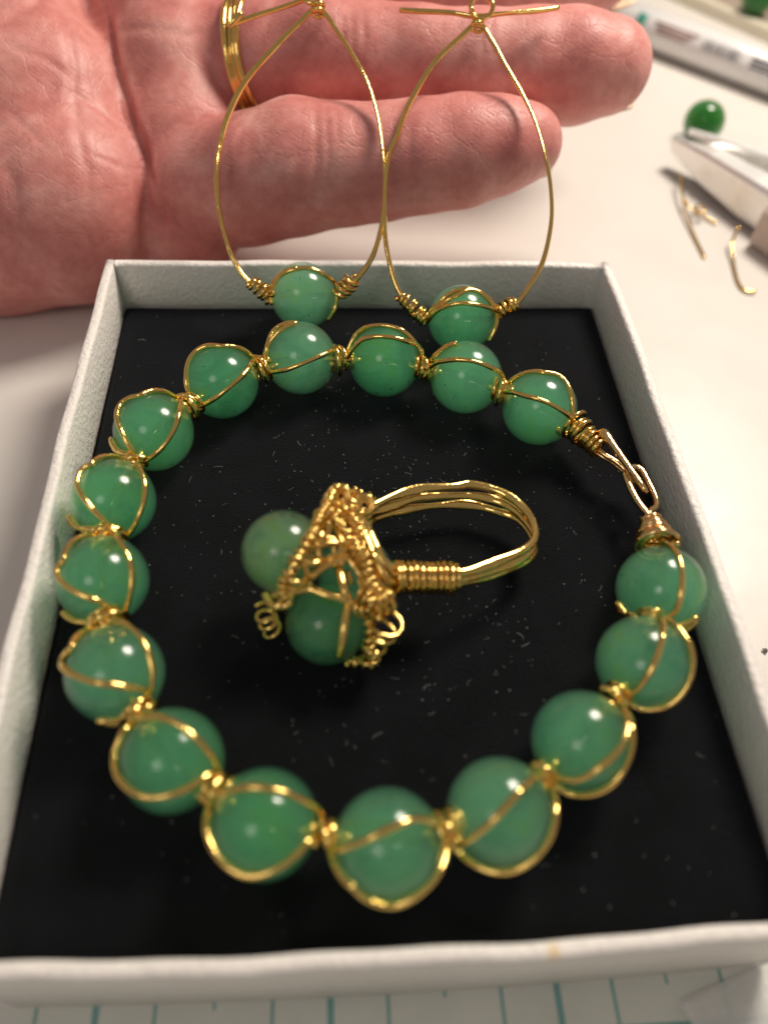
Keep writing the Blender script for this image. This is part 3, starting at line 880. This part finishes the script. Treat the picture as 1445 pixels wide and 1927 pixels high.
def normals(V, F):
    N = np.zeros_like(V); fn = np.cross(V[F[:, 2]]-V[F[:, 0]], V[F[:, 3]]-V[F[:, 1]])
    for k in range(4):
        for c in range(3): N[:, c] += np.bincount(F[:, k], fn[:, c], len(V))
    return N/(np.linalg.norm(N, axis=1)[:, None]+1e-12)
allj = np.array([j for L in (PINKY, RINGF, MIDF, INDEX, THUMB, HYPO, HYPO2, HYPO3, DIST, BODY, BODY2, THENAR, WRIST) for j in L])
lo = (allj[:, :3]-allj[:, 3:]).min(0)-.2; hi = (allj[:, :3]+allj[:, 3:]).max(0)+.2
HV, HF = surface_nets(hand_field, lo, hi, .072)
HV = relax(HV, HF, 1, .6)
HV, HF = subdivide(HV, HF)
HV = relax(HV, HF, 1, .5)
HN = normals(HV, HF)
# flexion creases: (polyline as seen, depth, half width)
CREASE = [
 ([(198,0),(210,70),(224,140),(243,200),(262,255),(280,305),(293,355),(300,410),(303,470)], .16, .045),
 ([(100,0),(128,60),(140,130),(142,200),(150,260),(165,330),(163,400)], .045, .06),
 ([(95,-20),(60,8),(0,42)], .09, .07),
 ([(140,170),(185,205),(235,245)], .035, .04),
 ([(0,75),(50,95),(90,110),(140,150)], .03, .05),
 ([(0,190),(50,240),(95,285)], .03, .05),
 ([(170,290),(210,305),(245,320)], .03, .035),
 ([(0,290),(25,350),(35,430),(40,500)], .05, .08),
 ([(205,60),(250,52),(300,55),(345,62),(420,45)], .035, .06),
 ([(310,130),(350,165),(400,205)], .010, .02), ([(315,165),(360,200)], .008, .02), ([(300,220),(340,225),(400,250)], .010, .02),
 ([(305,255),(350,255),(395,272)], .008, .02), ([(315,285),(395,284)], .009, .02), ([(330,320),(390,325)], .008, .02),
 ([(592,196),(596,250),(594,320),(590,390),(598,425)], .04, .04), ([(612,198),(616,250),(618,320),(612,390)], .03, .035),
 ([(632,203),(636,260)], .03, .03),
 ([(776,200),(772,250),(774,320),(778,385)], .028, .04), ([(764,210),(760,260)], .025, .03),
 ([(660,20),(664,70),(662,130),(660,190)], .03, .04), ([(682,18),(686,70),(684,130),(682,190)], .035, .04), ([(645,25),(648,80)], .03, .035),
 ([(905,32),(908,90),(906,150)], .028, .04), ([(922,40),(924,100)], .03, .04),
 ([(440,260),(432,320),(436,380),(430,440)], .03, .05), ([(455,235),(446,300)], .03, .04),
]
disp = np.zeros(len(HV))
for pts, dep, wd in CREASE:
    P3, ok = trace(pts); P3 = list(P3[ok])
    if len(P3) < 2: continue
    dep *= (.55 if dep > .1 else .42); wd *= 1.35
    C = spline(P3, .06)
    bb = (HV > C.min(0)-.4).all(1) & (HV < C.max(0)+.4).all(1)
    ii = np.nonzero(bb)[0]
    d2 = np.full(len(ii), 1e9); tt = np.zeros(len(ii))
    for k, c in enumerate(C):
        e = ((HV[ii]-c)**2).sum(1); m_ = e < d2; d2[m_] = e[m_]; tt[m_] = k/(len(C)-1)
    taper = np.clip(np.minimum(tt, 1-tt)*6, .25, 1)
    r = np.sqrt(d2)
    disp[ii] += (-dep*np.exp(-(r/wd)**2)+.30*dep*np.exp(-((r-2.2*wd)/(1.5*wd))**2))*taper
# soft unevenness of flesh
for k in range(10):
    kv = rng.normal(0, 1.3+.25*k, 3); disp += .012/(1+.15*k)*np.sin(HV@kv+rng.uniform(0, 6))
HV = HV+HN*disp[:, None]
hb = np.array([HV[:, 0].mean(), HV[:, 1].mean(), HV[:, 2].min()])
hand = mesh('hand', HV, HF.tolist(), SKIN, base=hb, label='open left hand, palm to the viewer, held behind the white box', cat='hand')
BASES[hand.name] = hb
def nail(J, hang=.22, wid=.82):
    a, b = J[-2][:3], J[-1][:3]; r = J[-1][3]
    d = (b-a)/np.linalg.norm(b-a)
    back = FW-d*(FW@d); back /= np.linalg.norm(back); side = np.cross(d, back)
    V = []; F = []; nu, nv = 10, 14
    for layer, off in ((0, 0.0), (1, .035)):
        for i in range(nv+1):
            t = i/nv; along = -.75+(1.0*r+hang+.75)*t
            for j in range(nu+1):
                a_ = (j/nu-.5)*2*wid
                end = .16*(a_/wid)**2*t
                drop = r*(.95-.22*max(0, along)**2)
                V.append(b+d*(along-end)+(back*math.cos(a_)+side*math.sin(a_))*(drop+off))
    n1 = (nu+1)*(nv+1)
    for i in range(nv):
        for j in range(nu):
            a0 = i*(nu+1)+j
            F.append((a0, a0+1, a0+nu+2, a0+nu+1)); F.append((n1+a0, n1+a0+nu+1, n1+a0+nu+2, n1+a0+1))
    for i in range(nv):
        for j in (0, nu):
            a0 = i*(nu+1)+j; a1 = a0+nu+1
            F.append((a0, a1, n1+a1, n1+a0))
    for j in range(nu):
        for i in (0, nv):
            a0 = i*(nu+1)+j
            F.append((a0, a0+1, n1+a0+1, n1+a0))
    return V, F
for J, hg in ((PINKY, .02), (RINGF, .05), (MIDF, .30), (INDEX, .1)):
    part('fingernail', nail(J, hg), NAIL, hand)

# gold band worn on the ring finger
def worn_ring():
    a, b = RINGF[0], RINGF[1]
    d = b[:3]-a[:3]; d = d/np.linalg.norm(d)
    t = thing('finger_ring', 'gold multi-wire band worn at the base of the ring finger', 'ring', a[:3]*.5+b[:3]*.5)
    u = -FW+d*(FW@d); u /= np.linalg.norm(u); v = np.cross(d, u)
    for k, (o, wd_) in enumerate(((.78, .055), (.86, .03), (.92, .03), (1.0, .055))):
        c = a[:3]*(1-(o+.02))+b[:3]*(o+.02)
        r = a[3]*(1-o)+b[3]*o+.045
        th = np.linspace(0, 2*math.pi, 72, endpoint=False)
        C = c+r*(np.cos(th)[:, None]*u+np.sin(th)[:, None]*v)+d*(.02*np.sin(th*3+k))[:, None]
        part('band_wire', tube(C, wd_, 9, closed=True), GOLD_HAM, t)
worn_ring()

# ------------------------------------------------------------------ things on the table behind
def on_table(px, py, z=0.0): return PZ(px, py, TZ+z)
cb = on_table(1325, 228, .48)
mesh('loose_bead', *sphere(cb, .48), JADE_DARK, base=cb-np.array([0, 0, .48]), label='loose dark green bead on the table by the steel pliers', cat='bead')

def pen():
    A, B = PZ(1150, 25, TZ+.50), PZ(1560, 178, TZ+.50)
    d = (B-A)/np.linalg.norm(B-A); L = np.linalg.norm(B-A)
    t = thing('marker_pen', 'white barrelled marker pen with printed barcode behind the fingertips', 'pen', A-np.array([0, 0, .5]))
    WHITE = make_plain('white_barrel', (.78, .78, .78), .25, .05)
    r = .46
    prof = [(0, .30), (.04, .36), (.3, .40), (.34, r), (L*.5, r), (L, r), (L+.02, r*.9)]
    C = np.array([A+d*s for s, _ in prof])
    part('barrel', tube(C, [x for _, x in prof], 28), WHITE, t)
    up = np.array([0, 0, 1.0]); up = up-d*(up@d); up /= np.linalg.norm(up); side = np.cross(d, up)
    if side[1] > 0: side = -side
    def patch(s0, s1, a0, a1, m, name, lift=.006):
        V = []; F = []; n = 8
        for lay in (lift, -.02):
            for i in range(n+1):
                a = a0+(a1-a0)*i/n
                for s in (s0, s1): V.append(A+d*s+(up*math.cos(a)+side*math.sin(a))*(r+lay))
        m2 = 2*(n+1)
        for i in range(n):
            F.append((2*i, 2*i+1, 2*i+3, 2*i+2)); F.append((m2+2*i, m2+2*i+2, m2+2*i+3, m2+2*i+1))
            F.append((2*i, 2*i+2, m2+2*i+2, m2+2*i)); F.append((2*i+1, m2+2*i+1, m2+2*i+3, 2*i+3))
        F.append((0, m2, m2+1, 1)); F.append((2*n, 2*n+1, m2+2*n+1, m2+2*n))
        part(name, (V, F), m, t)
    INK = make_plain('grey_ink', (.16, .15, .17), .4); RED = make_plain('red_brown_ink', (.36, .24, .22), .4); GRN = make_plain('green_ink', (.05, .32, .24), .4)
    def s_at(px):          # distance along the pen of the place seen at px
        best = min(np.linspace(0, L, 400), key=lambda s: abs(((A+d*s-CAM)@RT)/((A+d*s-CAM)@FW)*FPX+CX-px)); return best
    patch(s_at(1206), s_at(1222), .55, 1.15, GRN, 'green_mark')
    for k in range(3):
        patch(s_at(1238+4*k), s_at(1318-9*k), .70+.22*k, .86+.22*k, RED, 'printed_line')
    x = 1330
    for wdt in (3, 2, 5, 2, 3, 6, 2, 3, 2, 5, 3, 2):
        patch(s_at(x), s_at(x+wdt), .75, 1.3, INK, 'barcode_bar'); x += wdt+2.6
    for k in range(3):
        patch(s_at(1418), s_at(1500), .72+.22*k, .86+.22*k, INK, 'printed_line')
pen()

# pliers lying at the right edge
def prism(path, hw, hh, zc):
    """tapering bar: path of table points, half widths and half heights per point"""
    V = []; F = []
    P = [np.asarray(p, float) for p in path]
    for i, p in enumerate(P):
        d = P[min(i+1, len(P)-1)]-P[max(i-1, 0)]; d[2] = 0; d /= np.linalg.norm(d); s = np.array([-d[1], d[0], 0])
        w_, h_ = hw[i], hh[i]; c = min(w_, h_)*.25
        for (a, b) in ((-w_, -h_+c), (-w_+c, -h_), (w_-c, -h_), (w_, -h_+c), (w_, h_-c), (w_-c, h_), (-w_+c, h_), (-w_, h_-c)):
            V.append(p+s*a+np.array([0, 0, b+zc[i]]))
    for i in range(len(P)-1):
        for j in range(8):
            F.append((i*8+j, i*8+(j+1) % 8, (i+1)*8+(j+1) % 8, (i+1)*8+j))
    F.append(tuple(range(7, -1, -1))); F.append(tuple((len(P)-1)*8+j for j in range(8)))
    return V, F
pl = thing('pliers', 'steel pliers with open flat jaws lying at the right table edge', 'pliers', on_table(1420, 360))
part('jaw', prism([on_table(1256, 312), on_table(1320, 352), on_table(1400, 405), on_table(1480, 455)], [.12, .26, .34, .40], [.16, .34, .44, .46], [.55, .50, .47, .47]), SILVER, pl, smooth=False)
part('jaw', prism([PZ(1296, 246, TZ+.90), PZ(1350, 266, TZ+.86), PZ(1430, 302, TZ+.70), PZ(1510, 350, TZ+.52)], [.06, .09, .18, .30], [.05, .10, .22, .36], [0, 0, 0, 0]), SILVER, pl, smooth=False)
pv = on_table(1500, 400, .5)
part('pivot', tube(np.array([pv-np.array([0, 0, .48]), pv, pv+np.array([0, 0, .52])]), [.42, .42, .40], 24), SILVER, pl)
TAN = make_plain('tan_grip', (.58, .47, .40), .45)
part('handle', prism([on_table(1432, 448), on_table(1500, 490), on_table(1620, 580), on_table(1760, 700)], [.48, .55, .55, .45], [.46, .52, .52, .46], [.46, .46, .46, .42]), TAN, pl, smooth=False)
part('handle', prism([on_table(1500, 380), on_table(1600, 400), on_table(1720, 440), on_table(1850, 500)], [.34, .38, .40, .36], [.40, .42, .45, .40], [.46, .46, .46, .42]), TAN, pl, smooth=False)

def clip(pts, label, r=.026):
    C = [on_table(x, y, z) for x, y, z in pts]
    mesh('wire_offcut', *wire(C, r, .05), GOLD, base=C[0]*np.array([1, 1, 0])+np.array([0, 0, TZ]), label=label, cat='wire', group='gold wire offcuts')
clip([(1281,328,.30),(1283,360,.22),(1290,400,.12),(1305,440,.06),(1326,484,.045)], 'long curved gold wire offcut nearest the bead on the white table', .03)
clip([(1288,375,.2),(1300,392,.1),(1318,385,.2),(1326,397,.24),(1312,402,.18),(1308,392,.1),(1330,410,.06),(1348,420,.05)], 'small tangled curl of gold wire below the pliers')
clip([(1390,425,.4),(1378,455,.2),(1380,490,.08),(1388,528,.05),(1402,546,.05),(1422,548,.06)], 'hooked gold wire offcut with a bright end below the pliers', .03)

# tan tray edge in the far corner, with a green scrap on it
TRAY = make_plain('tan_board', (.40, .32, .25), .5)
PALE = make_plain('pale_edge', (.76, .70, .56), .4)
a0, a1 = on_table(1270, 2, 0), on_table(1470, 92, 0)
dd = (a1-a0)/np.linalg.norm(a1-a0); nn = np.array([-dd[1], dd[0], 0])
if nn[1] < 0: nn = -nn
tr = thing('work_board', 'tan work board with pale edge strip in the far right corner', 'board', a0)
def slab(o0, o1, h, e0=-6, e1=9):
    c = [a0+dd*e0+nn*o0, a0+dd*e1+nn*o0, a0+dd*e1+nn*o1, a0+dd*e0+nn*o1]
    V = [p+np.array([0, 0, .004]) for p in c]+[p+np.array([0, 0, h]) for p in c]
    return V, [(0, 3, 2, 1), (4, 5, 6, 7), (0, 1, 5, 4), (1, 2, 6, 5), (2, 3, 7, 6), (3, 0, 4, 7)]
part('board', slab(.32, 9, .25), TRAY, tr, smooth=False)
part('edge_strip', slab(0, .317, .32), PALE, tr, smooth=False)
gs = PZ(1428, -8, TZ+.75)
mesh('loose_bead', *sphere(gs, .48), JADE_DARK, base=gs-np.array([0, 0, .48]), label='dark green bead on the tan board at the top edge of the picture', cat='bead')

# clear film scrap in front of the box
def film():
    m, nt, b = mat('clear_film')
    b.inputs['Base Color'].default_value = (.9, .9, .88, 1); b.inputs['Roughness'].default_value = .18
    b.inputs['Alpha'].default_value = .45; b.inputs['IOR'].default_value = 1.6
    v = coords(nt); n = noise(nt, v, 2.5, 3, .5); bump(nt, b, n.outputs['Fac'], .6, .1)
    V = []; F = []; n = 24
    p0, p1 = on_table(1290, 1925, .06), on_table(1520, 1815, .06)
    d = (p1-p0); L = np.linalg.norm(d); d /= L; s = np.array([d[1], -d[0], 0])
    for lay in (0, .006):
        for i in range(n+1):
            for j in range(9):
                t, u_ = i/n, j/8
                z = .05+.10*math.sin(u_*3.14)+.03*math.sin(t*9+u_*4)
                V.append(p0+d*L*t+s*(u_-.2)*.9+np.array([0, 0, z+lay]))
    m1 = 9*(n+1)
    for i in range(n):
        for j in range(8):
            a = i*9+j
            F.append((a, a+9, a+10, a+1)); F.append((m1+a, m1+a+1, m1+a+10, m1+a+9))
        for j in (0, 8):
            a = i*9+j; F.append((a, a+9, m1+a+9, m1+a))
    for j in range(8):
        for i in (0, n):
            a = i*9+j; F.append((a, a+1, m1+a+1, m1+a))
    mesh('film_scrap', V, F, m, base=p0*np.array([1, 1, 0])+np.array([0, 0, TZ]), label='shiny clear plastic film strip on the grid paper at the bottom right', cat='film')
film()
# chipped dark crumb on the table right of the box
c = on_table(1440, 1224, .03)
V, F = sphere(c, .035, 9, 6); V = [c+(np.array(p)-c)*np.array([1, 1, .5])*(1+.35*math.sin(k*2.3)) for k, p in enumerate(V)]
mesh('crumb', V, F, make_plain('dark_crumb', (.22, .20, .19), .7), base=c-np.array([0, 0, .03]), label='tiny dark crumb on the white table right of the box', cat='crumb')
